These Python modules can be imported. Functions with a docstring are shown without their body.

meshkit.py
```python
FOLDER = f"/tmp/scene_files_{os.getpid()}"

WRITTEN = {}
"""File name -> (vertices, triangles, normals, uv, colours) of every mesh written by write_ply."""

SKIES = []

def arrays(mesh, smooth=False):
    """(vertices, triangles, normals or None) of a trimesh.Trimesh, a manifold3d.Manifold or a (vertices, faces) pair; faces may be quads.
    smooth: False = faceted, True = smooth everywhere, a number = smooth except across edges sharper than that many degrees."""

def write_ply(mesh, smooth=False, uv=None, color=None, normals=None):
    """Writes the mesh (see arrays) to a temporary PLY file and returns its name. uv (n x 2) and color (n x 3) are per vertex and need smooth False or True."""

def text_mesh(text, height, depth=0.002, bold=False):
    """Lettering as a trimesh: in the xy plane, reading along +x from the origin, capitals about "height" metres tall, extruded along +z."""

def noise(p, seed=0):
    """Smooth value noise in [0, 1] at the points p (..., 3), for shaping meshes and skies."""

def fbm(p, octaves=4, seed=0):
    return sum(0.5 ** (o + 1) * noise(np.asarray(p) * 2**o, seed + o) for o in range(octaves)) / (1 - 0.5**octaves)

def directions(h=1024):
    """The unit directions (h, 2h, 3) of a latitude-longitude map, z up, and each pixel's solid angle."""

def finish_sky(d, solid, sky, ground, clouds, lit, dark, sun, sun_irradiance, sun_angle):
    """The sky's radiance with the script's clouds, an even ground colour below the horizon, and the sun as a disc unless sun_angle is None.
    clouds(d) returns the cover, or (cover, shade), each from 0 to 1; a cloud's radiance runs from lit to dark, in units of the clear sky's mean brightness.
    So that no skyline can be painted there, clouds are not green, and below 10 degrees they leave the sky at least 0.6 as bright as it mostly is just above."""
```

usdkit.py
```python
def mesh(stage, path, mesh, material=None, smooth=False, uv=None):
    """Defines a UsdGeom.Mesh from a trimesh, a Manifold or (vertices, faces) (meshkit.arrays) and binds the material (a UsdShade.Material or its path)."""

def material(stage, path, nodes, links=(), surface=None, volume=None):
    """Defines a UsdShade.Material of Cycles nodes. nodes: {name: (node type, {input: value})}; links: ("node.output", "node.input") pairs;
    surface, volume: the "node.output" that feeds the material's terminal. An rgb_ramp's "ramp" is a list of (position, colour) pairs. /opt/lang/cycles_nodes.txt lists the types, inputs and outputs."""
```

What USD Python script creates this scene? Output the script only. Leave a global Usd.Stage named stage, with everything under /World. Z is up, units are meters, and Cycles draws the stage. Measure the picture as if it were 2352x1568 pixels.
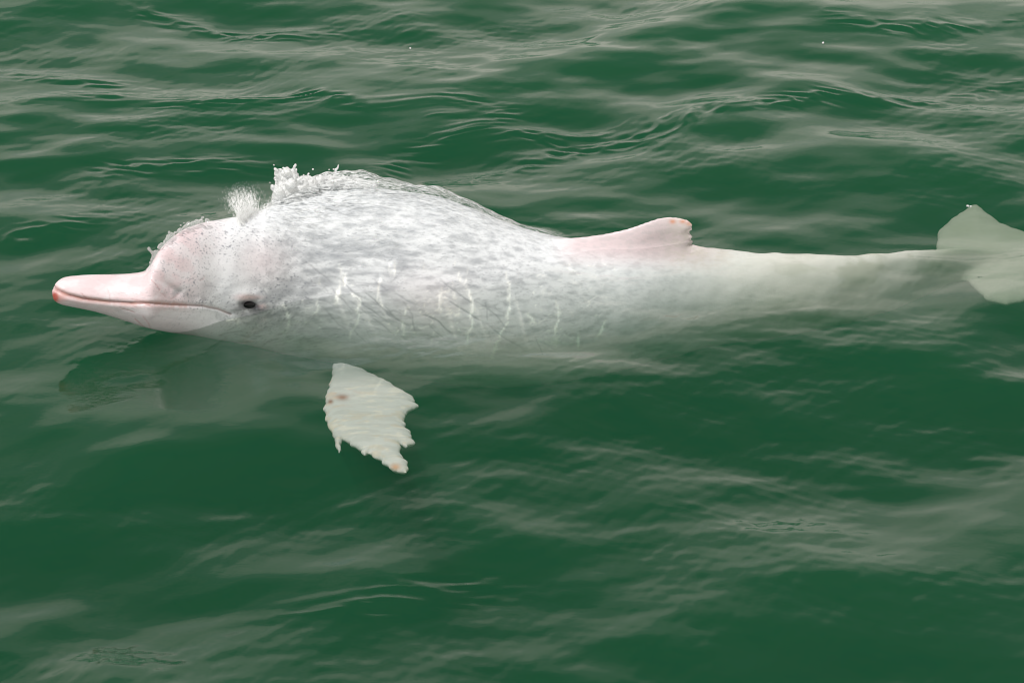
import math
import numpy as np
import scipy.sparse as sp
from scipy.ndimage import gaussian_filter, map_coordinates
from scipy.spatial import cKDTree
from scipy.interpolate import PchipInterpolator
import trimesh
from pxr import Usd, UsdGeom, UsdLux, UsdShade, Gf, Sdf, Vt
import usdkit, meshkit

stage = Usd.Stage.CreateInMemory()
UsdGeom.SetStageUpAxis(stage, UsdGeom.Tokens.z)
UsdGeom.SetStageMetersPerUnit(stage, 1.0)
UsdGeom.Xform.Define(stage, '/World')
UsdGeom.Scope.Define(stage, '/World/Looks')

# ------------------------------------------------------------------ camera, sky, sun, exposure
ELEV, DIST, TANH = math.radians(29.5), 5.0, 1.2 / 5.0
EXPOSURE = 0.0
SE, CE = math.sin(ELEV), math.cos(ELEV)
EYE = np.array([0, -DIST * CE, DIST * SE])
RIGHT, UP, BACK = np.array([1.0, 0, 0]), np.array([0, SE, CE]), np.array([0, -CE, SE])
cam = UsdGeom.Camera.Define(stage, '/World/camera')
cam.AddTransformOp().Set(Gf.Matrix4d(*RIGHT, 0, *UP, 0, *BACK, 0, *EYE, 1))
cam.CreateHorizontalApertureAttr(36.0)
cam.CreateVerticalApertureAttr(24.0)
cam.CreateFocalLengthAttr(18.0 / TANH)
cam.CreateClippingRangeAttr((0.05, 10000.0))
cam.CreateExposureAttr(EXPOSURE)

SUN_EL, SUN_AZ = math.radians(69.0), math.radians(226.0)      # azimuth = atan2(x, y) of the direction towards the sun
SUN_DIR = np.array([math.cos(SUN_EL) * math.sin(SUN_AZ), math.cos(SUN_EL) * math.cos(SUN_AZ), math.sin(SUN_EL)])
sky = UsdLux.DomeLight.Define(stage, '/World/sky')
sky.CreateIntensityAttr(1.0)
sky_look = usdkit.material(stage, '/World/Looks/sky_look', {
    'tc': ('texture_coordinate', {}),
    'map': ('mapping', {'location': (2.3, 1.4, .6), 'scale': (1.0, 1.0, 2.2)}),
    'n': ('noise_texture', {'scale': 2.6, 'detail': 5.0, 'roughness': 0.55, 'distortion': 0.5}),
    'cover': ('map_range', {'from_min': 0.36, 'from_max': 0.53, 'to_min': 0.52, 'to_max': 0.97, 'clamp': True}),
    'sky': ('sky_texture', {'sky_type': 'single_scattering', 'sun_disc': False, 'sun_elevation': SUN_EL, 'sun_rotation': SUN_AZ,
                            'aerosol_density': 2.0}),
    'cloud': ('color', {'value': (9.6, 8.9, 8.0)}),
    'mix': ('mix', {}),
    'dir': ('separate_xyz', {}), 'low': ('map_range', {'from_min': 0.44, 'from_max': 0.72, 'to_min': 1.75, 'to_max': 0.50, 'clamp': True}),
    'haze': ('vector_math', {'math_type': 'scale'}),
    'bg': ('background_shader', {'strength': 0.058}),
}, [('tc.generated', 'dir.vector'), ('dir.z', 'low.value'), ('low.result', 'haze.scale'), ('cloud.color', 'haze.vector1'), ('tc.generated', 'map.vector'), ('map.vector', 'n.vector'), ('n.fac', 'cover.value'), ('cover.result', 'mix.fac'),
    ('sky.color', 'mix.color1'), ('haze.vector', 'mix.color2'), ('mix.color', 'bg.color')], surface='bg.background')
UsdShade.MaterialBindingAPI.Apply(sky.GetPrim()).Bind(sky_look)
sky.GetPrim().SetCustomDataByKey('kind', 'structure')
sky.GetPrim().SetCustomDataByKey('label', 'hazy bright sky with thin pale cloud')
sun = UsdLux.DistantLight.Define(stage, '/World/sun')
sun.CreateIntensityAttr(1.0)
sun.CreateAngleAttr(0.5)
sun.CreateNormalizeAttr(True)
sun.CreateColorAttr((1.0, 0.975, 0.935))
sz = SUN_DIR
sx = np.cross([0, 1, 0], sz); sx /= np.linalg.norm(sx)
sy = np.cross(sz, sx)
sun.AddTransformOp().Set(Gf.Matrix4d(*sx, 0, *sy, 0, *sz, 0, 0, 0, 20, 1))

# ------------------------------------------------------------------ helpers
SCALE = 1176.0
def ray(px, py):
    px, py = np.asarray(px, float), np.asarray(py, float)
    tx, ty = (px - 1176) / SCALE * TANH, (784 - py) / SCALE * TANH
    return tx[..., None] * RIGHT + ty[..., None] * UP - BACK

def on_z(px, py, z):
    d = ray(px, py)
    t = (np.asarray(z, float) - EYE[2]) / d[..., 2]
    return EYE + t[..., None] * d

def on_y(px, py, y):
    d = ray(px, py)
    t = (np.asarray(y, float) - EYE[1]) / d[..., 1]
    return EYE + t[..., None] * d

def project(p):
    q = np.asarray(p) - EYE
    w = -(q @ BACK)
    return 1176 + (q @ RIGHT) / w / TANH * SCALE, 784 - (q @ UP) / w / TANH * SCALE

def px_per_m(p):
    return SCALE / TANH / (-((np.asarray(p) - EYE) @ BACK))

def sstep(a, b, x):
    t = np.clip((x - a) / (b - a), 0, 1)
    return t * t * (3 - 2 * t)

def noise3(p, seed=0):
    return meshkit.noise(p, seed)

def fbm(p, octaves=4, seed=0):
    return meshkit.fbm(p, octaves, seed)

def poly_dist(px, py, pts):
    """distance from points to an open polyline, and the share of its length at the nearest place"""
    pts = np.asarray(pts, float)
    best = np.full(px.shape, 1e9); where = np.zeros(px.shape)
    seg = np.linalg.norm(np.diff(pts, axis=0), axis=1); cum = np.concatenate([[0], np.cumsum(seg)])
    for k in range(len(pts) - 1):
        a, b = pts[k], pts[k + 1]
        d = b - a
        t = np.clip(((px - a[0]) * d[0] + (py - a[1]) * d[1]) / (d @ d), 0, 1)
        q = np.hypot(px - a[0] - t * d[0], py - a[1] - t * d[1])
        m = q < best
        best[m] = q[m]; where[m] = (cum[k] + t[m] * seg[k]) / cum[-1]
    return best, where

def polygon_sd(u, v, pts):
    """signed distance to a closed polygon, positive inside"""
    pts = np.asarray(pts, float)
    d, inside = np.full(u.shape, 1e9), np.zeros(u.shape, bool)
    for k in range(len(pts)):
        a, b = pts[k], pts[(k + 1) % len(pts)]
        e = b - a
        t = np.clip(((u - a[0]) * e[0] + (v - a[1]) * e[1]) / (e @ e), 0, 1)
        d = np.minimum(d, np.hypot(u - a[0] - t * e[0], v - a[1] - t * e[1]))
        if a[1] != b[1]:
            c = ((a[1] > v) != (b[1] > v)) & (u < (b[0] - a[0]) * (v - a[1]) / (b[1] - a[1]) + a[0])
            inside ^= c
    return np.where(inside, d, -d)

def smin(a, b, k):
    h = np.clip(0.5 + 0.5 * (b - a) / k, 0, 1)
    return b * (1 - h) + a * h - k * h * (1 - h)

def vertex_normals(v, f):
    n = np.zeros_like(v)
    fn = np.cross(v[f[:, 1]] - v[f[:, 0]], v[f[:, 2]] - v[f[:, 0]])
    for k in range(3):
        for c in range(3):
            n[:, c] += np.bincount(f[:, k], fn[:, c], len(v))
    return n / np.maximum(np.linalg.norm(n, axis=1, keepdims=True), 1e-20)

def tag(prim, label=None, category=None, group=None, kind=None):
    p = prim.GetPrim() if hasattr(prim, 'GetPrim') else prim
    for k, x in (('label', label), ('category', category), ('group', group), ('kind', kind)):
        if x:
            p.SetCustomDataByKey(k, x)
    return p

def put(path, v, f, material, normals=True, **primvars):
    m = UsdGeom.Mesh.Define(stage, path)
    m.CreatePointsAttr(Vt.Vec3fArray.FromNumpy(np.ascontiguousarray(v, np.float32)))
    f = np.asarray(f, np.int32)
    m.CreateFaceVertexCountsAttr(Vt.IntArray.FromNumpy(np.full(len(f), f.shape[1], np.int32)))
    m.CreateFaceVertexIndicesAttr(Vt.IntArray.FromNumpy(np.ascontiguousarray(f).ravel()))
    m.CreateSubdivisionSchemeAttr('none')
    if normals is True:
        normals = vertex_normals(np.asarray(v, float), f if f.shape[1] == 3 else np.vstack([f[:, [0, 1, 2]], f[:, [0, 2, 3]]]))
    if normals is not False:
        m.CreateNormalsAttr(Vt.Vec3fArray.FromNumpy(np.ascontiguousarray(normals, np.float32)))
        m.SetNormalsInterpolation('vertex')
    for name, val in primvars.items():
        val = np.asarray(val, np.float32)
        if val.ndim == 2:
            UsdGeom.PrimvarsAPI(m).CreatePrimvar(name, Sdf.ValueTypeNames.Color3fArray, 'vertex').Set(Vt.Vec3fArray.FromNumpy(np.ascontiguousarray(val)))
        else:
            UsdGeom.PrimvarsAPI(m).CreatePrimvar(name, Sdf.ValueTypeNames.FloatArray, 'vertex').Set(Vt.FloatArray.FromNumpy(np.ascontiguousarray(val)))
    UsdShade.MaterialBindingAPI.Apply(m.GetPrim()).Bind(material)
    return m

# ------------------------------------------------------------------ the dolphin's outline: stations from beak tip to tail
#        px    top  bottom centre  z of centre  half width
ST = np.array([
    (121.0, 672, 676, 674, .112, .004), (124, 661, 687, 674, .112, .014), (129, 651, 693, 673, .112, .022), (138, 643, 698, 671, .111, .030), (150, 636, 702, 670, .110, .037),
    (175, 632, 707, 670, .106, .044), (200, 630, 712, 671, .102, .047), (250, 629, 725, 674, .093, .053), (300, 627, 741, 679, .083, .061), (330, 622, 751, 682, .077, .068),
    (344, 612, 754, 683, .074, .073), (352, 602, 756, 683, .072, .077), (362, 588, 758, 683, .068, .082), (380, 566, 761, 682, .058, .092), (410, 541, 765, 680, .040, .107),
    (440, 524, 769, 676, .026, .120), (480, 511, 775, 668, .011, .136), (520, 503, 783, 660, -.004, .148), (560, 495, 791, 652, -.012, .157), (600, 483, 800, 646, -.026, .167),
    (650, 463, 812, 640, -.044, .181), (700, 449, 822, 637, -.062, .193), (780, 437, 836, 636, -.080, .207), (850, 434, 850, 642, -.092, .214), (900, 438, 862, 650, -.102, .217),
    (1000, 452, 880, 666, -.120, .218), (1080, 478, 888, 683, -.137, .209), (1150, 506, 890, 698, -.153, .195), (1250, 538, 884, 711, -.172, .175), (1350, 553, 868, 711, -.182, .157),
    (1450, 561, 846, 704, -.184, .141), (1550, 567, 820, 693, -.188, .123), (1650, 573, 792, 682, -.184, .104), (1750, 581, 782, 680, -.184, .084), (1850, 587, 764, 676, -.190, .068),
    (1950, 587, 742, 664, -.196, .052), (2050, 580, 712, 646, -.206, .039), (2150, 574, 670, 622, -.222, .027), (2250, 572, 625, 600, -.238, .018), (2330, 578, 606, 594, -.246, .009), (2350, 588, 594, 592, -.248, .003)])
AX = on_z(ST[:, 0], ST[:, 3], ST[:, 4])
ppm = px_per_m(AX)
def bulge(h):
    return np.sqrt(np.maximum((h / ppm) ** 2 - (ST[:, 5] * SE) ** 2, (.35 * h / ppm) ** 2)) / CE
xs = AX[:, 0]
fy, fz = PchipInterpolator(xs, AX[:, 1]), PchipInterpolator(xs, AX[:, 2])
fu, fl, fa = PchipInterpolator(xs, bulge(ST[:, 3] - ST[:, 1])), PchipInterpolator(xs, bulge(ST[:, 2] - ST[:, 3])), PchipInterpolator(xs, ST[:, 5])
X0, X1 = xs[0], xs[-1]
BR = bulge(np.maximum(ST[:, 3] - ST[:, 1], ST[:, 2] - ST[:, 3]))

def sections(x):
    """centre y, centre z, half width, height above the centre, depth below it"""
    xc = np.clip(x, X0, X1)
    return fy(xc), fz(xc), np.maximum(fa(xc), 1e-4), np.maximum(fu(xc), 1e-4), np.maximum(fl(xc), 1e-4)

# dorsal fin: a leaf standing up from the back
def fin_frame(poly, origin, e1, e2):
    return [((p - origin) @ e1, (p - origin) @ e2) for p in poly]

x_fin = on_z(1470, 580, 0.0)[0]
Y_FIN = float(fy(x_fin))
DORSAL_PX = [(1262, 566), (1300, 552), (1345, 545), (1390, 538), (1440, 527), (1480, 513), (1510, 503), (1535, 499), (1560, 501), (1580, 507), (1591, 516),
             (1588, 522), (1592, 527), (1583, 531), (1586, 538), (1592, 543), (1586, 549), (1592, 556), (1584, 560), (1596, 566), (1618, 575), (1640, 588),
             (1600, 604), (1450, 612), (1290, 600)]
DORSAL = on_y(*np.array(DORSAL_PX, float).T, Y_FIN)
DORSAL = on_y(*np.array(DORSAL_PX, float).T, fy(DORSAL[:, 0]))

# near flipper: a blade spread under the water towards the viewer
def flipper_z(py):
    return -0.228 + 0.045 * (py - 840) / 240
FLIPPER_PX = [(764, 838), (762, 862), (752, 905), (745, 940), (748, 965), (757, 985), (768, 1005), (776, 1040), (784, 1030), (788, 1008), (806, 1018), (822, 1030),
              (840, 1046), (850, 1040), (864, 1052), (880, 1062), (896, 1074), (915, 1084), (937, 1085), (934, 1064), (926, 1048), (918, 1034), (922, 1020),
              (934, 1030), (938, 1022), (955, 1020), (946, 1000), (934, 985), (924, 968), (930, 952), (944, 940), (962, 935), (946, 915), (920, 897),
              (890, 878), (860, 862), (825, 848), (792, 838)]
fpx = np.array(FLIPPER_PX, float)
FLIPPER = on_z(fpx[:, 0], fpx[:, 1], flipper_z(fpx[:, 1]))
f_c = FLIPPER.mean(0)
_, _, f_vt = np.linalg.svd(FLIPPER - f_c)
f_n = f_vt[2] * np.sign(f_vt[2][2])
f_e1 = np.array([1.0, 0, 0]) - f_n * f_n[0]; f_e1 /= np.linalg.norm(f_e1)
f_e2 = np.cross(f_n, f_e1)

# tail flukes: a crescent, lying nearly flat
FLUKE_PX = [(2120, 612), (2150, 575), (2152, 548), (2160, 528), (2180, 512), (2206, 494), (2228, 476), (2244, 474), (2266, 492), (2300, 516), (2345, 532), (2385, 548),
            (2420, 572), (2440, 600), (2430, 640), (2400, 668), (2360, 690), (2310, 700), (2268, 690), (2240, 664), (2220, 645), (2170, 640)]
kpx = np.array(FLUKE_PX, float)
FLUKE = on_z(kpx[:, 0], kpx[:, 1], -0.250 - 0.00022 * (kpx[:, 1] - 540))
k_c = FLUKE.mean(0)
_, _, k_vt = np.linalg.svd(FLUKE - k_c)
k_n = k_vt[2] * np.sign(k_vt[2][2])
k_e1 = np.array([1.0, 0, 0]) - k_n * k_n[0]; k_e1 /= np.linalg.norm(k_e1)
k_e2 = np.cross(k_n, k_e1)

def leaf(P, origin, e1, e2, n, poly3, tmax, rise=0.5, fade=None, wobble=0.0):
    q = P - origin
    u, v, w = q @ e1, q @ e2, q @ n
    if wobble:                                    # a wavy rim: the water's refraction put into the shape
        g = np.stack([u * 38, v * 66, 0 * u], -1)
        u = u + wobble * (fbm(g, 2, 91) - .5) * 2; v = v + wobble * (fbm(g, 2, 92) - .5) * 2
    d = polygon_sd(u, v, fin_frame(poly3, origin, e1, e2))
    dd = np.maximum(d, 0)
    t = tmax * np.sqrt(1 - (1 - np.clip(dd / (tmax / rise), 0, 1)) ** 2)
    if fade is not None:
        t = t * fade(u, v)
    return np.where(d > 0, np.abs(w) - t, np.hypot(np.abs(w), d))

H = 0.0034
def body_field(P):
    y, z, a, bu, bl = sections(P[:, 0])
    dy, dz = P[:, 1] - y, P[:, 2] - z
    b = np.where(dz > 0, bu, bl)
    r = np.sqrt((dy / a) ** 2 + (dz / b) ** 2)
    d = (r - 1) * np.minimum(a, b)
    out = np.maximum(X0 - P[:, 0], P[:, 0] - X1)
    d = np.where(out > 0, np.hypot(np.maximum(d, 0), out), d)
    return d

def field(P):
    d = body_field(P)
    m = (np.abs(P[:, 1] - fy(np.clip(P[:, 0], X0, X1))) < .06) & (P[:, 0] > DORSAL[:, 0].min() - .05) & (P[:, 0] < DORSAL[:, 0].max() + .05) & (P[:, 2] > -.3)
    if m.any():
        o = np.array([x_fin, Y_FIN, 0.0])
        Pf = P[m].copy(); Pf[:, 1] += Y_FIN - fy(np.clip(Pf[:, 0], X0, X1))
        q = leaf(Pf, o, np.array([1.0, 0, 0]), np.array([0, 0, 1.0]), np.array([0, 1.0, 0]), DORSAL, .020, .55, lambda u, v: np.clip(1 - .65 * (v + .03) / .11, .35, 1.3))
        d[m] = smin(d[m], q, .035)
    m = (P[:, 2] < -.05) & (P[:, 2] > -.46) & (P[:, 0] > FLIPPER[:, 0].min() - .04) & (P[:, 0] < FLIPPER[:, 0].max() + .04) & (P[:, 1] < FLIPPER[:, 1].max() + .05)
    if m.any():
        q = leaf(P[m], f_c, f_e1, f_e2, f_n, FLIPPER, .015, .36, None, .0065)
        d[m] = smin(d[m], q, .03)
    m = (P[:, 0] > FLUKE[:, 0].min() - .04)
    if m.any():
        q = leaf(P[m], k_c, k_e1, k_e2, k_n, FLUKE, .028, .2, None, .004)
        d[m] = smin(d[m], q, .03)
    return d

def surface_nets(lo, hi, h, field=field):
    n = np.ceil((hi - lo) / h).astype(int) + 1
    gx, gy, gz = [lo[k] + h * np.arange(n[k]) for k in range(3)]
    F = np.full(n, 1.0, np.float32)
    B = 6                                         # coarse blocks: fine samples only near the surface
    for i0 in range(0, n[0], 16):
        i1 = min(i0 + 16, n[0])
        Y, Z = np.meshgrid(gy[::B], gz[::B], indexing='ij')
        Pc = np.stack([np.full(Y.size, gx[(i0 + i1 - 1) // 2]), Y.ravel(), Z.ravel()], 1)
        near = np.zeros(Y.size, bool)
        for xx in (gx[i0], gx[(i0 + i1) // 2], gx[i1 - 1]):
            Pc[:, 0] = xx
            near |= np.abs(field(Pc)) < 0.055
        near = near.reshape(Y.shape)
        big = np.repeat(np.repeat(near, B, 0), B, 1)
        big = np.pad(big, ((0, 1), (0, 1)))[:n[1], :n[2]]
        from scipy.ndimage import binary_dilation
        big = binary_dilation(big, iterations=B)
        # inside far from the surface stays negative
        Pc[:, 0] = gx[(i0 + i1) // 2]
        ins = (field(Pc) < 0).reshape(Y.shape)
        ins = np.repeat(np.repeat(ins, B, 0), B, 1)
        ins = np.pad(ins, ((0, max(0, n[1] - ins.shape[0])), (0, max(0, n[2] - ins.shape[1]))), mode='edge')[:n[1], :n[2]]
        F[i0:i1] = np.where(ins, -1.0, 1.0)[None]
        jy, jz = np.nonzero(big)
        P = np.empty((i1 - i0, len(jy), 3))
        P[..., 0] = gx[i0:i1, None]; P[..., 1] = gy[jy]; P[..., 2] = gz[jz]
        F[i0:i1, jy, jz] = field(P.reshape(-1, 3)).reshape(i1 - i0, -1)
    S = F < 0
    m = [n[k] - 1 for k in range(3)]
    cnt = np.zeros(m, np.int8)
    corners = [(a, b, c) for a in (0, 1) for b in (0, 1) for c in (0, 1)]
    for a, b, c in corners:
        cnt += S[a:a + m[0], b:b + m[1], c:c + m[2]]
    act = np.argwhere((cnt > 0) & (cnt < 8))
    idx = np.full(m, -1, np.int32)
    idx[tuple(act.T)] = np.arange(len(act))
    val = {c: F[act[:, 0] + c[0], act[:, 1] + c[1], act[:, 2] + c[2]].astype(float) for c in corners}
    acc, num = np.zeros((len(act), 3)), np.zeros(len(act))
    for c in corners:
        for k in range(3):
            if c[k] == 0:
                e = tuple(1 if j == k else c[j] for j in range(3))
                A, Bv = val[c], val[e]
                x = (A < 0) != (Bv < 0)
                t = np.where(x, A / np.where(x, A - Bv, 1), 0)
                p = np.array(c, float)[None].repeat(len(act), 0)
                p[:, k] = t
                acc[x] += p[x]; num += x
    V = lo + h * (act + acc / num[:, None])
    quads = []
    for k in range(3):
        s0 = [slice(1, -1)] * 3; s1 = [slice(1, -1)] * 3
        s0[k], s1[k] = slice(0, -1), slice(1, None)
        A, Bv = S[tuple(s0)], S[tuple(s1)]
        e = np.argwhere(A != Bv)
        flip = A[tuple(e.T)]
        off = np.array([1, 1, 1]); off[k] = 0
        e = e + off
        i, j = (k + 1) % 3, (k + 2) % 3
        ei, ej = np.eye(3, dtype=int)[i], np.eye(3, dtype=int)[j]
        q = [e - ei - ej, e - ej, e, e - ei]
        q = np.stack([idx[tuple(x.T)] for x in q], 1)
        q[~flip] = q[~flip][:, ::-1]
        quads.append(q)
    Q = np.vstack(quads)
    Q = Q[(Q >= 0).all(1)]
    return V, Q

lo = np.array([X0 - .02, min(FLIPPER[:, 1].min(), FLUKE[:, 1].min(), -.2) - .02, min((AX[:, 2] - BR).min(), FLUKE[:, 2].min()) - .04])
hi = np.array([max(X1, FLUKE[:, 0].max()) + .02, max((AX[:, 1] + ST[:, 5]).max(), FLUKE[:, 1].max()) + .03, max((AX[:, 2] + BR).max(), DORSAL[:, 2].max()) + .03])
V, Q = surface_nets(lo, hi, H)
T = np.vstack([Q[:, [0, 1, 2]], Q[:, [0, 2, 3]]])
ed = np.vstack([Q[:, [0, 1]], Q[:, [1, 2]], Q[:, [2, 3]], Q[:, [3, 0]]])
ed = np.vstack([ed, ed[:, ::-1]])
Wm = sp.csr_matrix((np.ones(len(ed)), (ed[:, 0], ed[:, 1])), shape=(len(V), len(V)))
Wm.data[:] = 1
Wm = sp.diags(1 / np.maximum(np.asarray(Wm.sum(1)).ravel(), 1)) @ Wm
for k in range(8):
    V = V + .5 * (Wm @ V - V)
    V = V - .52 * (Wm @ V - V)
sub_ = sstep(.15, .55, V[:, 0]) * sstep(-.01, -.06, V[:, 2])  # submerged rear rippled in shape, the way refraction would show it
V[:, 2] += sub_ * .009 * (fbm(np.stack([V[:, 0] * 11, V[:, 1] * 16, 0 * V[:, 0]], -1), 3, 15) - .5)
V[:, 1] += sub_ * .009 * (fbm(np.stack([V[:, 0] * 13, V[:, 2] * 12, 0 * V[:, 0]], -1), 3, 16) - .5)
N = vertex_normals(V, T)

# ---- where each vertex is seen on the near side (the far side mirrors it)
yc, zc, sa, sb, _ = sections(V[:, 0])
near = V[:, 1] < yc
Vm = V.copy()
Vm[~near, 1] = 2 * yc[~near] - V[~near, 1]
VX, VY = project(Vm)
on_body = np.abs(body_field(V)) < .02

MOUTH = [(126, 660), (136, 668), (155, 677), (190, 686), (240, 692), (300, 696), (360, 697), (420, 700), (465, 702), (500, 709), (530, 722)]
md, mw = poly_dist(VX, VY, MOUTH)
head = VX < 640
md = np.where(head & on_body, md, 1e9)
gw = 3.6 - 1.2 * mw
groove = np.exp(-(md / gw) ** 2)
lip = np.exp(-((md - 9) / 6) ** 2)
V = V - N * (.0045 * groove * (1 - .5 * mw))[:, None] + N * (.0018 * lip * (1 - mw))[:, None]
# swollen brow over the eye, hollow of the eye
EX, EYP = 575.0, 700.0
de = np.hypot((VX - EX) / 1.0, (VY - EYP) / .8)
V = V + N * (.0035 * np.exp(-((de - 30) / 14) ** 2) * (VY < EYP + 12) * head - .006 * np.exp(-(de / 17) ** 2) * head)[:, None]
# crease where the beak meets the forehead, and neck folds
cd, cw = poly_dist(VX, VY, [(352, 622), (368, 640), (385, 655), (412, 672)])
V = V - N * (.004 * np.exp(-(cd / 9) ** 2) * head)[:, None]
lump = fbm(V * [9, 14, 14], 3, 7) - .5
V = V + N * (.004 * lump)[:, None]
N = vertex_normals(V, T)

# ---- paint: the skin's own colours, with some shade, caustics and murk painted in
P3 = V
n1 = fbm(P3 * [7, 12, 12], 4, 1); n2 = fbm(P3 * [22, 40, 40], 4, 2); n3 = fbm(P3 * [60, 130, 130], 3, 3)
n4 = fbm(P3 * [20, 85, 85] + 5, 4, 4)
pink = np.array([.65, .525, .55]); pale = np.array([.745, .768, .80]); grey = np.array([.30, .32, .35]); cream = np.array([.70, .69, .62])
col = np.repeat(pale[None], len(V), 0)
def blend(c, m):
    global col
    m = np.clip(m, 0, 1)[:, None]
    col = col * (1 - m) + np.asarray(c) * m
# grey mottle: neck, cheek and back
def spot(x, y, rx, ry):
    return np.exp(-((VX - x) / rx) ** 2 - ((VY - y) / ry) ** 2)
gm = spot(760, 620, 190, 90) + spot(600, 700, 80, 45) + .8 * spot(930, 610, 190, 45) + .5 * spot(900, 500, 260, 60) + .6 * spot(1120, 640, 160, 60) + .5 * spot(900, 800, 300, 60) + .5 * spot(480, 660, 50, 30)
blend(grey, .72 * np.clip(gm, 0, 1) * sstep(.38, .64, n1 * .3 + n2 * .35 + n4 * .35))
blend(grey, .50 * sstep(480, 700, VX) * sstep(1900, 1150, VX) * sstep(.42, .68, n4 * .5 + n3 * .5))
blend([.84, .84, .83], .8 * sstep(760, 830, VY) * sstep(450, 650, VX) * sstep(1700, 1200, VX))  # pale belly, lightened further in place of light scattered by the water
# pink: beak, melon, dorsal fin, flank patch
blend(pink, .95 * (.62 + .38 * sstep(.38, .58, n2)) * sstep(540, 390, VX + .25 * (VY - 600)) * (1 - .6 * sstep(690, 740, VY)))
blend([.42, .37, .39], .75 * sstep(520, 400, VX) * sstep(696, 742, VY + .14 * (300 - VX)))  # shade under the jaw, painted into the skin colour
blend(pink, .28 * np.exp(-((VX - 985) / 90) ** 2 - ((VY - 690) / 60) ** 2))
blend(pink, .45 * np.exp(-((VX - 600) / 60) ** 2 - ((VY - 600) / 50) ** 2))
isfin = (np.abs(V[:, 1] - yc) < .045) & (V[:, 0] > DORSAL[:, 0].min()) & (V[:, 0] < DORSAL[:, 0].max()) & (V[:, 2] > zc + sb - .01)
FX, FY = project(V)
isfin_s = (np.abs(V[:, 1] - yc) < .08) * sstep(1255, 1330, FX) * sstep(1720, 1640, FX) * sstep(-.03, .012, V[:, 2] - zc - sb)
isfin = isfin_s
blend(pink, .85 * isfin * sstep(1720, 1600, FX))
blend([.55, .50, .52], .5 * isfin * sstep(.45, .62, n3))
blend([.62, .55, .50], .55 * isfin * sstep(1500, 1580, FX) * sstep(.4, .6, n3))
blend([.62, .22, .10], .9 * isfin * (np.exp(-((FX - 1545) / 7) ** 2 - ((FY - 509) / 5) ** 2) + np.exp(-((FX - 1568) / 7) ** 2 - ((FY - 509) / 4) ** 2) + .8 * np.exp(-((FX - 1583) / 8) ** 2 - ((FY - 514) / 5) ** 2)))
# tail: creamy
blend(cream, .7 * sstep(1450, 1850, VX))
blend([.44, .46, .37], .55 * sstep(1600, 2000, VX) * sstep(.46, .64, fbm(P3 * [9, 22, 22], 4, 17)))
blend([.43, .47, .39], .85 * sstep(2080, 2200, VX))  # fluke darkened and greened: murk of the water painted into its colour
# flipper: ochre patches, a red-brown sore
isfl = (body_field(V) > .012) & (V[:, 2] < -.1) & (V[:, 0] < 0) & near
blend([.76, .77, .76], .95 * isfl)
blend([.92, .88, .80], .7 * isfl * sstep(.56, .66, fbm(P3 * [38, 90, 60], 3, 14)))  # pale warm flecks: caustic light painted on the blade
blend([.60, .60, .58], .4 * isfl * sstep(.48, .62, n4))
blend([.74, .46, .34], .6 * isfl * sstep(.50, .62, n2) * np.exp(-((FX - 785) / 40) ** 2 - ((FY - 885) / 40) ** 2))
blend([.80, .66, .50], .35 * isfl * sstep(.58, .68, n2))
blend([.42, .45, .45], .85 * isfl * sstep(905, 842, FY))  # greyer towards the root, blending the join with the belly
blend([.36, .12, .09], .9 * isfl * (np.exp(-((FX - 786) / 13) ** 2 - ((FY - 912) / 7) ** 2) + np.exp(-((FX - 759) / 6) ** 2 - ((FY - 922) / 5) ** 2)))
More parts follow.
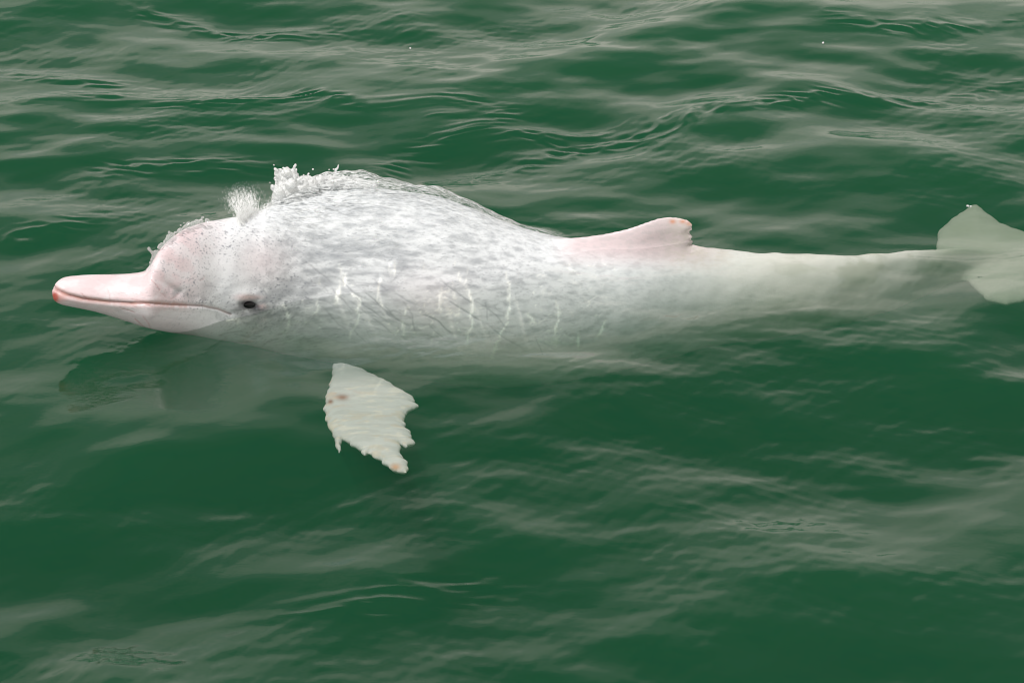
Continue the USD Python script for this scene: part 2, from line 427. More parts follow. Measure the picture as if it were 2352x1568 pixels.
blend([.78, .40, .22], .8 * isfl * np.exp(-((FX - 908) / 11) ** 2 - ((FY - 1072) / 8) ** 2))
# raw red tip of the lower jaw
blend([.42, .05, .03], np.clip(1.5 * np.exp(-((VX - 127) / 8) ** 2 - ((VY - 682) / 11) ** 2), 0, .96) * on_body * (VX < 160))
blend([.70, .30, .26], .5 * np.exp(-((VX - 140) / 14) ** 2 - ((VY - 683) / 9) ** 2) * on_body)
# mouth line, stained gums
blend([.22, .07, .06], .9 * np.exp(-(md / 2.6) ** 2) * (1 - .4 * mw))
blend([.45, .22, .17], .55 * np.exp(-((md) / 7) ** 2) * sstep(.3, .55, n3) * (mw < .75))
# smudges by the mouth corner and round the eye
blend([.30, .29, .31], .75 * spot(408, 672, 26, 11) * sstep(.35, .6, n4) + .6 * spot(470, 688, 40, 10) * sstep(.4, .6, n4))
blend([.22, .22, .24], .95 * spot(570, 704, 36, 17) * sstep(.30, .55, n4))
# eye patch
blend([.06, .06, .07], np.clip(1.7 * np.exp(-((VX - EX) / 24) ** 2 - ((VY - EYP - .22 * (VX - EX)) / 9) ** 2), 0, .98) * head)
blend([.82, .58, .58], .6 * spot(560, 682, 20, 7) + .45 * spot(603, 702, 8, 6) + .35 * spot(585, 682, 20, 5))
# rake marks left by teeth: bundles of thin scars
rng = np.random.default_rng(11)
scar = np.zeros(len(V))
RAKES = [((800, 690), (880, 735)), ((812, 676), (905, 748)), ((835, 668), (925, 742)), ((852, 690), (945, 752)), ((880, 700), (938, 748)), ((905, 672), (960, 700)), ((925, 690), (958, 770)),
         ((780, 640), (850, 690)), ((762, 660), (812, 715)), ((1010, 640), (1090, 700)), ((1030, 690), (1110, 740)), ((700, 600), (760, 650)), ((960, 720), (1040, 770)), ((860, 640), (890, 668)),
         ((845, 720), (905, 770)), ((735, 700), (800, 760)), ((1090, 690), (1170, 760)), ((1120, 745), (1200, 800))]
for a, b in RAKES:
    a, b = np.array(a, float), np.array(b, float)
    mm = (a + b) / 2 + rng.normal(0, 5, 2)
    d, w = poly_dist(VX, VY, [a, a * .5 + mm * .5 + rng.normal(0, 2, 2), mm, b * .5 + mm * .5 + rng.normal(0, 2, 2), b])
    scar = np.maximum(scar, np.exp(-(d / 1.9) ** 2) * (np.sin(np.pi * np.clip(w, .02, .98)) ** .4) * rng.uniform(.5, 1))
for k in range(70):                                                # fine random nicks along head and flank
    a = np.array([rng.uniform(160, 1250), rng.uniform(640, 790)])
    an = rng.normal(.55, .5); L = rng.uniform(12, 55)
    b = a + L * np.array([math.cos(an), math.sin(an)])
    mm = (a + b) / 2 + rng.normal(0, L * .08, 2)
    d, w = poly_dist(VX, VY, [a, mm, b])
    scar = np.maximum(scar, np.exp(-(d / 1.3) ** 2) * rng.uniform(.2, .6) * (1.5 if a[0] < 450 else 1))
scar = scar * on_body
isbeak = VX < 470
col = col * (1 - .62 * scar[:, None]) + np.where(isbeak[:, None], [.40, .16, .16], [.20, .21, .24]) * (.62 * scar)[:, None]
V = V - N * (.0008 * scar)[:, None]
speck = np.clip(sstep(250, 460, VX) * (1 - .85 * sstep(950, 1700, VX)) * (1 - .4 * sstep(700, 800, VY)) * (1 - .9 * isfin) * (1 - isfl), 0, 1)
speck = speck * (.55 + .45 * sstep(760, 620, VX))
speck = np.maximum(speck, .22 * (VX <= 460))
speck = speck * (.25 + .5 * sstep(.35, .6, n1))

# ------------------------------------------------------------------ water height: waves, and the sheet that the dolphin lifts on its back
def axis_points(a, b, step, far, grow):
    core = np.arange(a, b + step / 2, step)
    out, s, x = [], step, b
    while x < b + far:
        s *= grow; x += s; out.append(x)
    out = np.array(out)
    return np.concatenate([(a - (out - b))[::-1], core, out])

gx = axis_points(-1.45, 1.45, .0045, 60, 1.09)
gy = axis_points(-1.55, 2.15, .0055, 60, 1.09)
XX, YY = np.meshgrid(gx, gy, indexing='ij')
rng = np.random.default_rng(5)
WZ = np.zeros_like(XX)
wx = .10 * (fbm(np.stack([XX * 1.3, YY * 1.3, 0 * XX], -1), 3, 21) - .5)
wy = .16 * (fbm(np.stack([XX * 1.3, YY * 1.3, 0 * XX + 9], -1), 3, 22) - .5)
U_, V_ = XX + wx, YY + wy
R_ = np.hypot(XX, YY - .2)
for k in range(56):
    lam = .095 * (14.0 ** (rng.random() ** .85))
    th = math.radians(90 + 10 + rng.normal(0, 33))
    kx, ky = 2 * math.pi / lam * math.cos(th), 2 * math.pi / lam * math.sin(th)
    slope = .020 * (lam / .4) ** .22
    ph = kx * U_ + ky * V_ + rng.uniform(0, 2 * math.pi)
    s = np.sin(ph)
    keep = sstep(lam * 55, lam * 25, R_)
    WZ += slope * lam / (2 * math.pi) * (s - .3 * np.cos(2 * ph)) * keep
# patches of short ripples
gust = sstep(.42, .66, fbm(np.stack([XX * 2.2, YY * 3.0, 0 * XX + 3], -1), 3, 30))
WZ_r = np.zeros_like(XX)
for k in range(22):
    lam = rng.uniform(.022, .06)
    th = math.radians(100 + rng.normal(0, 28))
    kx, ky = 2 * math.pi / lam * math.cos(th), 2 * math.pi / lam * math.sin(th)
    WZ_r += .015 * lam / (2 * math.pi) * np.sin(kx * (U_ + .35 * wx) + ky * (V_ + .35 * wy) + rng.uniform(0, 6.28))
WZ += WZ_r * (.15 + .85 * gust) * sstep(4, 2.2, R_)
hx, hy = on_z(400, 850, 0.0)[:2]
lee = np.exp(-((XX - hx) / .40) ** 2 - ((YY - hy) / .32) ** 2)      # the dolphin's own lee lies smoother
WZ *= 1 - .72 * lee
# crumpled seams between the swells
seam = np.zeros_like(XX)
SEAMS = [[(0, 235), (250, 215), (480, 235), (700, 215), (850, 240), (1000, 225), (1180, 245)], [(1180, 245), (1040, 300), (930, 355), (860, 400)], [(1000, 260), (1150, 300), (1400, 300), (1700, 265), (1950, 225), (2150, 225), (2352, 175)],
         [(150, 445), (260, 395), (420, 385), (620, 378)], [(1000, 420), (1150, 370), (1350, 320), (1600, 300)], [(0, 150), (120, 165), (330, 195)], [(1900, 45), (2050, 70), (2200, 60), (2352, 45)], [(300, 20), (420, 45), (560, 70), (760, 60)],
         [(0, 560), (120, 540), (260, 500)], [(700, 1400), (850, 1400), (980, 1360), (1180, 1350)]]
GX, GY = project(np.stack([XX, YY, 0 * XX], -1).reshape(-1, 3))
vis = ((np.abs(XX) < 1.6) & (YY > -1.7) & (YY < 2.3)).ravel()
sd = np.zeros(vis.sum())
for s_ in SEAMS:
    pts = [on_z(p[0], p[1], 0.0)[:2] for p in s_]
    d, w = poly_dist((U_).ravel()[vis], (V_).ravel()[vis], pts)
    sd = np.maximum(sd, np.exp(-(d / .045) ** 2) * np.sin(np.pi * np.clip(w, .03, .97)) ** .5)
seam.ravel()[vis] = sd
crum = np.stack([XX * 11 + wx * 60, YY * 30 + wy * 90, 0 * XX], -1)
crumple = np.abs(fbm(crum, 2, 41) - .5) * 2
WZ += seam * (.013 * (.30 - crumple) + .006)

# body's top seen from above, as a height map on the same grid
byc, bzc, bsa, bsb, _ = sections(gx)
inside_x = (gx > X0) & (gx < X1)
uu = np.clip((YY - byc[:, None]) / bsa[:, None], -1, 1)
HB = bzc[:, None] + bsb[:, None] * np.sqrt(1 - uu ** 2)
HB = np.where((np.abs(YY - byc[:, None]) < bsa[:, None]) & inside_x[:, None], HB, -1.0)
BXp, _ = project(np.stack([gx, byc, bzc], 1))
_, topY = project(np.stack([XX, YY, np.maximum(HB, -.2)], -1).reshape(-1, 3))
topY = topY.reshape(XX.shape)
far_side = (YY - byc[:, None]) / bsa[:, None]
rip = fbm(np.stack([XX * 26, YY * 60, 0 * XX], -1), 4, 51)
rip2 = fbm(np.stack([XX * 9, YY * 14, 0 * XX], -1), 3, 52)
film_on = sstep(545, 640, BXp)[:, None] * sstep(1420, 1250, BXp)[:, None] + 0 * YY
lump2 = fbm(np.stack([XX * 19 + rip2 * 2, YY * 24, 0 * XX + 7], -1), 2, 57) - .5
film_t = .007 + .010 * sstep(.3, .75, rip2) * np.exp(-((BXp - 820) / 260) ** 2)[:, None] + .012 * (rip - .5) + .014 * lump2
edge = np.interp(BXp, [560, 700, 780, 880, 960, 1050, 1150, 1300], [545, 560, 575, 592, 616, 646, 690, 720])[:, None]
above = edge - topY + 14 * (rip2 - .5)
film_t = film_t + .016 * sstep(-6, 12, above) * (sstep(600, 720, BXp) * sstep(1230, 1050, BXp))[:, None]      # the thick sheet of water ends in a step
film_t = film_t + .030 * (fbm(np.stack([XX * 40, YY * 40, 0 * XX + 7], -1), 2, 58) - .42) * (sstep(630, 690, BXp) * sstep(950, 760, BXp))[:, None] * sstep(.15, .6, far_side)
film_t = film_t + .020 * np.exp(-((BXp - 740) / 110) ** 2)[:, None] * sstep(.0, .6, far_side)
film_t = np.maximum(film_t, .004)
film = np.where((HB > -.9) & (film_on > 0), HB + film_t - .10 * (1 - film_on), -.6)
film = gaussian_filter(film, (1.2, 1.2))
kk = .035
hh = np.clip(.5 + .5 * (film - WZ) / kk, 0, 1)
WATER = WZ * (1 - hh) + film * hh + kk * hh * (1 - hh) * .6
filmw = sstep(-.03, .02, film - WZ) * film_on
# crumbled water just behind and around the dolphin's flank
wake = np.exp(-((YY - byc[:, None] + .10) / .22) ** 2) * (sstep(560, 700, BXp) * sstep(1750, 1350, BXp))[:, None]
WATER = WATER + wake * (1 - .5 * filmw) * (.0075 * (fbm(np.stack([XX * 17, YY * 34, 0 * XX + 2], -1), 3, 61) - .5))
foam = filmw * sstep(-60, 40, above) * np.clip(.45 + .9 * far_side + .55 * np.exp(-((BXp - 800) / 240) ** 2)[:, None], 0, 1) * (.35 + .65 * sstep(.3, .6, fbm(np.stack([XX * 7, YY * 13, 0 * XX], -1), 3, 71)))  # bubbly water; diffuse white also painted in for glints and focused light

# caustic threads of sunlight, painted into the surface's transmission colour
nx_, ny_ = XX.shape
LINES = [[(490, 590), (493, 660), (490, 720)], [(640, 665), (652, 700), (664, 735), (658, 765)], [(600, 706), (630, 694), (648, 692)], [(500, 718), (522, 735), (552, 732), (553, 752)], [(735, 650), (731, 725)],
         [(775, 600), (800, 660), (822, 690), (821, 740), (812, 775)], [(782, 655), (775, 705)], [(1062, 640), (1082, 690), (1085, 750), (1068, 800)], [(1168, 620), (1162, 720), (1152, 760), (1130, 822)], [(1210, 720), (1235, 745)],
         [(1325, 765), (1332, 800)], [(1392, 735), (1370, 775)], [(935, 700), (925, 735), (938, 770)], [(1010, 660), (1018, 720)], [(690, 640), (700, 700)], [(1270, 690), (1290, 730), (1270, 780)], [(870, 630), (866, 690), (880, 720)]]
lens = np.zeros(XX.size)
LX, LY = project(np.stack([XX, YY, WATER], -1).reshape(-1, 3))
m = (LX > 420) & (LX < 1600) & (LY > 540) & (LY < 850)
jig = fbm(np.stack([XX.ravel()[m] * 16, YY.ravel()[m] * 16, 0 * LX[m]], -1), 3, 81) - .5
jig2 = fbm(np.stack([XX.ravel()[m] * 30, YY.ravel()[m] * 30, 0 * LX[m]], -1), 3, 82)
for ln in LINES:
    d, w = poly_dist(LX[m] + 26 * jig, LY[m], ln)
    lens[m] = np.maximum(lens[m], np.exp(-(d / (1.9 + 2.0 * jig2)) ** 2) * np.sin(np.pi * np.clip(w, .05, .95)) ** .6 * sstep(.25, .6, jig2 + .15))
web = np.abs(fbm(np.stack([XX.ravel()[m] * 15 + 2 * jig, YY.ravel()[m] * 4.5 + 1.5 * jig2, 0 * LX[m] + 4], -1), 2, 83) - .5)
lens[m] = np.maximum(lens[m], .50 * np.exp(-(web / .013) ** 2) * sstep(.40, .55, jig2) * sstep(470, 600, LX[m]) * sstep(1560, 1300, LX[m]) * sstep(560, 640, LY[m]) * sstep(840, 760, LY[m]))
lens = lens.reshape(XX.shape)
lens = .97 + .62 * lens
WV = np.stack([XX, YY, WATER], -1).reshape(-1, 3)
ii = np.arange(nx_ * ny_).reshape(nx_, ny_)
q = np.stack([ii[:-1, :-1], ii[1:, :-1], ii[1:, 1:], ii[:-1, 1:]], -1).reshape(-1, 4)
WT = np.vstack([q[:, [0, 1, 2]], q[:, [0, 2, 3]]])
WN = vertex_normals(WV, WT)
DEEP = -9.0                                       # sides and bottom close the body of water
rim = np.concatenate([ii[:, 0], ii[-1, 1:], ii[-2::-1, -1], ii[0, -2:0:-1]])
base = len(WV)
low = WV[rim].copy(); low[:, 2] = DEEP
nr = len(rim)
side = np.array([[rim[k], base + k, base + (k + 1) % nr] for k in range(nr)] + [[rim[k], base + (k + 1) % nr, rim[(k + 1) % nr]] for k in range(nr)])
cen = np.array([[0, 0, DEEP]])
bot = np.array([[base + nr, base + (k + 1) % nr, base + k] for k in range(nr)])
WVa = np.vstack([WV, low, cen]); WTa = np.vstack([WT, side, bot])
WNa = np.vstack([WN, np.tile([0, 0, -1.0], (nr + 1, 1))])
pad = lambda a: np.concatenate([a.ravel(), np.zeros(nr + 1)])

wv = map_coordinates(WATER, [np.interp(V[:, 0], gx, np.arange(nx_)), np.interp(V[:, 1], gy, np.arange(ny_))], order=1)
wet = sstep(-.006, .006, V[:, 2] - wv)
# ------------------------------------------------------------------ materials
water_look = usdkit.material(stage, '/World/Looks/water_look', {
    'pos': ('geometry', {}),
    'film': ('attribute', {'attribute': 'film'}), 'foam': ('attribute', {'attribute': 'foam'}), 'lens': ('attribute', {'attribute': 'lens'}),
    'm1': ('mapping', {'scale': (46, 180, 180), 'rotation': (0, 0, .10)}), 'n1': ('noise_texture', {'scale': 1.0, 'detail': 3.0, 'roughness': .6, 'distortion': .8}),
    'm2': ('mapping', {'scale': (60, 110, 110)}), 'n2': ('noise_texture', {'scale': 1.0, 'detail': 2.0}),
    'h': ('math', {'math_type': 'multiply'}), 'h2': ('math', {'math_type': 'multiply_add', 'value2': .03}),
    'bump': ('bump', {'strength': 1.0, 'distance': .007}),
    'lw': ('layer_weight', {'blend': .5}), 'p5': ('math', {'math_type': 'power', 'value2': 5.0}), 'fr': ('math', {'math_type': 'multiply_add', 'value2': .98, 'value3': .021}),
    'clear': ('transparent_bsdf', {'color': (1, 1, 1)}),
    'gl': ('glossy_bsdf', {'color': (1, 1, 1), 'distribution': 'ggx', 'roughness': .03}),
    'mix': ('mix_closure', {}),
    'fp': ('map_range', {'from_min': .46, 'from_max': .60, 'to_min': 0.0, 'to_max': 1.0, 'clamp': True}), 'ff': ('math', {'math_type': 'multiply'}),
    'fd': ('diffuse_bsdf', {'color': (.85, .87, .88)}),
    'ft': ('translucent_bsdf', {'color': (.85, .87, .88)}),
    'fm': ('mix_closure', {'fac': .3}),
    'out': ('mix_closure', {}),
    'vol': ('volume_coefficients', {'scatter_coeffs': (.040, .345, .155), 'absorption_coeffs': (1.22, .94, 1.16), 'phase': 'Henyey-Greenstein', 'anisotropy': 0.0}),
}, [('pos.position', 'm1.vector'), ('m1.vector', 'n1.vector'), ('pos.position', 'm2.vector'), ('m2.vector', 'n2.vector'),
    ('n1.fac', 'h.value1'), ('film.fac', 'h.value2'), ('n2.fac', 'h2.value1'), ('h.value', 'h2.value3'), ('h2.value', 'bump.height'),
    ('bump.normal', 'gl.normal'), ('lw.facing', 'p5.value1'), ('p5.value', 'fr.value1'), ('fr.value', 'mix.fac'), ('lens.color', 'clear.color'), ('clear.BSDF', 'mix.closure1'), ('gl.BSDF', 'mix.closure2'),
    ('fd.BSDF', 'fm.closure1'), ('ft.BSDF', 'fm.closure2'), ('n1.fac', 'fp.value'), ('fp.result', 'ff.value1'), ('foam.fac', 'ff.value2'), ('bump.normal', 'fd.normal'),
    ('ff.value', 'out.fac'), ('mix.closure', 'out.closure1'), ('fm.closure', 'out.closure2')],
    surface='out.closure', volume='vol.volume')

skin_look = usdkit.material(stage, '/World/Looks/skin_look', {
    'pos': ('geometry', {}), 'tint': ('attribute', {'attribute': 'tint'}), 'speck': ('attribute', {'attribute': 'speck'}),
    'm1': ('mapping', {'scale': (66, 190, 190)}), 'n1': ('noise_texture', {'scale': 1.0, 'detail': 1.5, 'roughness': .5}),
    'r1': ('map_range', {'from_min': .605, 'from_max': .67, 'to_min': 0, 'to_max': 1, 'clamp': True}),
    'm2': ('mapping', {'scale': (130, 260, 260)}), 'n2': ('noise_texture', {'scale': 1.0, 'detail': 2.0, 'roughness': .6}),
    'r2': ('map_range', {'from_min': .60, 'from_max': .68, 'to_min': 0, 'to_max': .8, 'clamp': True}),
    'mx': ('math', {'math_type': 'maximum'}), 'ms': ('math', {'math_type': 'multiply'}),
    'c': ('mix', {'color2': (.22, .235, .27)}),
    'bn': ('noise_texture', {'scale': 220.0, 'detail': 3.0}), 'b': ('bump', {'strength': .35, 'distance': .0012}),
    'wet': ('attribute', {'attribute': 'wet'}), 'wm': ('math', {'math_type': 'multiply', 'value2': .8}), 'sm': ('math', {'math_type': 'multiply', 'value2': .35}),
    'cn': ('noise_texture', {'scale': 70.0, 'detail': 2.0}), 'cb': ('bump', {'strength': .5, 'distance': .004}),
    'p': ('principled_bsdf', {'roughness': .5, 'coat_roughness': .07, 'coat_ior': 1.33}),
}, [('wet.fac', 'wm.value1'), ('wm.value', 'p.coat_weight'), ('wet.fac', 'sm.value1'), ('sm.value', 'p.specular_ior_level'), ('pos.position', 'cn.vector'), ('cn.fac', 'cb.height'), ('cb.normal', 'p.coat_normal'), ('pos.position', 'm1.vector'), ('m1.vector', 'n1.vector'), ('n1.fac', 'r1.value'), ('pos.position', 'm2.vector'), ('m2.vector', 'n2.vector'), ('n2.fac', 'r2.value'),
    ('r1.result', 'mx.value1'), ('r2.result', 'mx.value2'), ('mx.value', 'ms.value1'), ('speck.fac', 'ms.value2'), ('ms.value', 'c.fac'), ('tint.color', 'c.color1'),
    ('c.color', 'p.base_color'), ('pos.position', 'bn.vector'), ('bn.fac', 'b.height'), ('b.normal', 'p.normal')], surface='p.BSDF')
eye_look = usdkit.material(stage, '/World/Looks/eye_look', {'p': ('principled_bsdf', {'base_color': (.006, .006, .007), 'roughness': .22, 'specular_ior_level': .25})}, [], surface='p.BSDF')
mist_look = usdkit.material(stage, '/World/Looks/mist_look', {
    'd': ('diffuse_bsdf', {'color': (.97, .98, .98)}), 't': ('translucent_bsdf', {'color': (.97, .98, .98)}), 'm': ('mix_closure', {'fac': .45}),
}, [('d.BSDF', 'm.closure1'), ('t.BSDF', 'm.closure2')], surface='m.closure')
clear_look = usdkit.material(stage, '/World/Looks/clear_water_look', {
    'lw': ('layer_weight', {'blend': .5}), 'p': ('math', {'math_type': 'power', 'value2': 2.5}), 'fr': ('math', {'math_type': 'multiply_add', 'value2': .85, 'value3': .05}),
    'd': ('diffuse_bsdf', {'color': (.95, .96, .97)}), 'tr': ('transparent_bsdf', {'color': (.985, .99, .99)}), 'm3': ('mix_closure', {'fac': .80}),
    'gl': ('glossy_bsdf', {'roughness': .06}), 'o': ('mix_closure', {}),
}, [('lw.facing', 'p.value1'), ('p.value', 'fr.value1'), ('fr.value', 'o.fac'), ('d.BSDF', 'm3.closure1'), ('tr.BSDF', 'm3.closure2'), ('m3.closure', 'o.closure1'), ('gl.BSDF', 'o.closure2')], surface='o.closure')
spray_look = usdkit.material(stage, '/World/Looks/spray_look', {
    'lw': ('layer_weight', {'blend': .5}), 'p': ('math', {'math_type': 'power', 'value2': 2.0}), 'fr': ('math', {'math_type': 'multiply_add', 'value2': .45, 'value3': .06}),
    'n': ('noise_texture', {'scale': 190.0, 'detail': 2.0}), 'g': ('geometry', {}), 'b': ('bump', {'strength': .8, 'distance': .004}),
    'd': ('diffuse_bsdf', {'color': (.95, .96, .97)}), 't': ('translucent_bsdf', {'color': (.95, .96, .97)}), 'm': ('mix_closure', {'fac': .45}),
    'tr': ('transparent_bsdf', {'color': (.97, .985, .98)}), 'm3': ('mix_closure', {'fac': .16}),
    'gl': ('glossy_bsdf', {'roughness': .10}), 'o': ('mix_closure', {}),
}, [('g.position', 'n.vector'), ('n.fac', 'b.height'), ('b.normal', 'gl.normal'), ('b.normal', 'd.normal'), ('lw.facing', 'p.value1'), ('p.value', 'fr.value1'), ('fr.value', 'o.fac'), ('d.BSDF', 'm.closure1'), ('t.BSDF', 'm.closure2'),
    ('m.closure', 'm3.closure1'), ('tr.BSDF', 'm3.closure2'), ('m3.closure', 'o.closure1'), ('gl.BSDF', 'o.closure2')], surface='o.closure')

# ------------------------------------------------------------------ objects
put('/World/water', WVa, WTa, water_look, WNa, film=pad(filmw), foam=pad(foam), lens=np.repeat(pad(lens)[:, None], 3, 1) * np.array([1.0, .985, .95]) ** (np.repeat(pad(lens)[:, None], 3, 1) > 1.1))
tag(stage.GetPrimAtPath('/World/water'), 'murky green sea water with soft waves around the dolphin', kind='structure')

dolphin = UsdGeom.Xform.Define(stage, '/World/dolphin')
tag(dolphin, 'pinkish white dolphin with grey specks surfacing in the green water', 'dolphin')
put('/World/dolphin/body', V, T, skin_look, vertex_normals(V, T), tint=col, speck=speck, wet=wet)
# the eye
i_eye = np.argmin(np.hypot(VX - EX, VY - EYP) + 1e3 * ~near)
e = trimesh.creation.icosphere(3, 1.0)
en = N[i_eye]; e1 = np.array([1.0, 0, 0]) - en * en[0]; e1 /= np.linalg.norm(e1); e2 = np.cross(en, e1)
e1, e2 = e1 * .97 - e2 * .24 * np.sign(e2[2]), e2 * .97 + e1 * .24 * np.sign(e2[2])
ev = e.vertices @ np.stack([e1 * .0185, e2 * .0088, en * .0075]) + V[i_eye] + en * .001
put('/World/dolphin/eye', ev, e.faces, eye_look)


# ------------------------------------------------------------------ splashes: strands and drops of water thrown up where the dolphin breaks the surface
ICO = trimesh.creation.icosphere(1, 1.0)
def tube(pts, rad, sides=5):
    pts, rad = np.asarray(pts, float), np.asarray(rad, float)
    t = np.gradient(pts, axis=0); t /= np.maximum(np.linalg.norm(t, axis=1, keepdims=True), 1e-9)
    u = np.cross(t, [0.31, .2, .93]); u /= np.maximum(np.linalg.norm(u, axis=1, keepdims=True), 1e-9)
    w = np.cross(t, u)
    an = np.arange(sides) * 2 * math.pi / sides
    v = pts[:, None] + rad[:, None, None] * (np.cos(an)[None, :, None] * u[:, None] + np.sin(an)[None, :, None] * w[:, None])
    n = len(pts)
    f = []
    for i in range(n - 1):
        for k in range(sides):
            a, b = i * sides + k, i * sides + (k + 1) % sides
            f += [(a, b, b + sides), (a, b + sides, a + sides)]
    v = v.reshape(-1, 3)
    c0, c1 = len(v), len(v) + 1
    v = np.vstack([v, pts[:1], pts[-1:]])
    for k in range(sides):
        f += [(c0, (k + 1) % sides, k), (c1, (n - 1) * sides + k, (n - 1) * sides + (k + 1) % sides)]
    return v, np.array(f)

class Heap:
    def __init__(self):
        self.v, self.f, self.a, self.n = [], [], [], 0
    def add(self, v, f, a=.6):
        self.a.append(np.broadcast_to(a, len(v)))
        self.v.append(np.asarray(v)); self.f.append(np.asarray(f) + self.n); self.n += len(v)
    def drop(self, p, r, stretch=None):
        v = ICO.vertices * r
        if stretch is not None:
            v = v + np.outer(v @ stretch, stretch) * .9
        self.add(v + p, ICO.faces)
    def put(self, path, look):
        v, f = np.vstack(self.v), np.vstack(self.f)
        n = vertex_normals(v, f) * .45 + np.array([0, -.25, .9])
        return put(path, v, f, look, n / np.linalg.norm(n, axis=1, keepdims=True), fade=np.concatenate(self.a))

def at_crest(px, py, back=.35):
    """a point over the body, at the picture column px, a little behind its ridge"""
    x = np.interp(px, ST[:, 0], xs)
    y, z, a, bu, bl = sections(np.array([x]))
    return on_y(px, py, float(y[0] + back * a[0]))

PXM = .00104
def streaks(heap, rng, base, n, height, lean, spread, depth, size):
    """flying drops drawn out along the way they fly, thinning out with height"""
    base = np.asarray(base)
    for k in range(n):
        t = rng.random() * (len(base) - 1); i = min(int(t), len(base) - 2)
        p0 = base[i] * (1 - t + i) + base[i + 1] * (t - i) + np.array([rng.normal(0, .003), rng.normal(0, depth * .5), -.004])
        d = np.array([lean + rng.normal(0, spread) + (t / (len(base) - 1) - .5) * .25, rng.normal(0, spread), 1.0]); d /= np.linalg.norm(d)
        u = rng.random() ** 1.25
        h = height(t / (len(base) - 1)) * u * rng.uniform(.75, 1.0)
        p = p0 + d * h + np.array([rng.normal(0, .0015), 0, -.15 * h * u])
        L = rng.uniform(2.5, 9) * size * (1.1 - .5 * u)
        r = size * rng.uniform(.35, 1.0) * (1.1 - .6 * u)
        dd = d + rng.normal(0, .10, 3); dd /= np.linalg.norm(dd)
        heap.add(*tube([p - dd * L * .5, p, p + dd * L * .5], [r * .35, r, r * .25], 5))
def plume(heap, rng, base, n, height, lean, spread, rad, depth=.03, wob=.002, drops=.4):
    """a fan of thin strands rising from the line of base points"""
    base = np.asarray(base)
    for k in range(n):
        t = rng.random() * (len(base) - 1); i = min(int(t), len(base) - 2)
        p0 = base[i] * (1 - t + i) + base[i + 1] * (t - i) + np.array([0, rng.normal(0, depth * .5), -.004])
        h = height(t / (len(base) - 1)) * rng.uniform(.45, 1.0)
        d = np.array([lean + rng.normal(0, spread), rng.normal(0, spread), 1.0]); d /= np.linalg.norm(d)
        m = 7
        s = np.linspace(0, 1, m)
        sag = np.outer(s ** 2, [rng.normal(0, .15) * h, 0, -.18 * h])
        pts = p0 + np.outer(s * h, d) + sag + np.cumsum(rng.normal(0, wob, (m, 3)), 0) * s[:, None]
        r0 = rad * rng.uniform(.5, 1.3)
        fade = .40 + .58 * s ** .8
        heap.add(*tube(pts, r0 * (1 - .5 * s) + .0002, 4), np.concatenate([np.repeat(fade, 4), [.4, .98]]))
        if rng.random() < drops:
            heap.drop(pts[-1] + d * rng.uniform(.001, .006) + rng.normal(0, .002, 3), rad * rng.uniform(.5, 1.1), d)

def metaballs(path, look, balls, h=.0016, seed=0, rough=.35):
    """one watery skin round many little balls (x, y, z, r)"""
    B = np.array(balls)
    tree = cKDTree(B[:, :3])
    rmax = B[:, 3].max()
    def f(P):
        out = np.full(len(P), .02)
        d, i = tree.query(P, k=10, distance_upper_bound=3.0 * rmax)
        ok = np.isfinite(d)
        r = np.where(ok, B[np.minimum(i, len(B) - 1), 3], 1.0)
        e = np.where(ok, np.exp(-(d / r) ** 2 * 1.2), 0).sum(1)
        g = noise3(P * 260, seed) - .5
        has = ok.any(1)
        out[has] = (.42 + rough * g[has] - e[has]) * .008
        return out
    lo, hi = B[:, :3].min(0) - 3 * rmax, B[:, :3].max(0) + 3 * rmax
    n = np.ceil((hi - lo) / h).astype(int) + 1
    G = [lo[k] + h * np.arange(n[k]) for k in range(3)]
    v, q = surface_nets(lo, hi, h, f)
    t = np.vstack([q[:, [0, 1, 2]], q[:, [0, 2, 3]]])
    nn = vertex_normals(v, t)
    return put(path, v, t, look, nn)

rng = np.random.default_rng(77)
hp = Heap()
streaks(hp, rng, [at_crest(550, 506, .0), at_crest(566, 502, .1), at_crest(588, 498, .25)], 3800, lambda t: .108 - .014 * abs(t - .4), -.14, .15, .03, .00080)
streaks(hp, rng, [at_crest(560, 502, .1), at_crest(592, 496, .2), at_crest(636, 470, .3)], 1700, lambda t: .046 - .02 * t, -.05, .4, .03, .00085)
blow = hp.put('/World/water_spray', mist_look)
tag(blow, 'feathery white fan of spray bursting up from the blowhole behind the melon', 'spray')

def jets(rng, balls, line, n, height, lean, spread, r0, back=.4):
    """strings of shrinking balls flung up from a line of picture points on the crest"""
    for k in range(n):
        t = rng.random() * (len(line) - 1); i = min(int(t), len(line) - 2); f = t - i
        x = line[i][0] * (1 - f) + line[i + 1][0] * f; y = line[i][1] * (1 - f) + line[i + 1][1] * f
        h = height(t / (len(line) - 1)) * rng.uniform(.25, 1.0)
        dx, dy, br = lean + rng.normal(0, spread), 1.0, back + rng.normal(0, .12)
        m = max(3, int(h / 2.2))
        cx = rng.normal(0, .15)
        for j in range(m):
            u = j / (m - 1)
            if u > .75 and rng.random() < .35:
                continue
            r = r0 * (1.15 - .85 * u) * rng.uniform(.7, 1.25)
            p = at_crest(x + h * (dx * u + cx * u * u) + rng.normal(0, .8), y - h * u * dy + rng.normal(0, .8), br + rng.normal(0, .015))
            balls.append((*p, r))

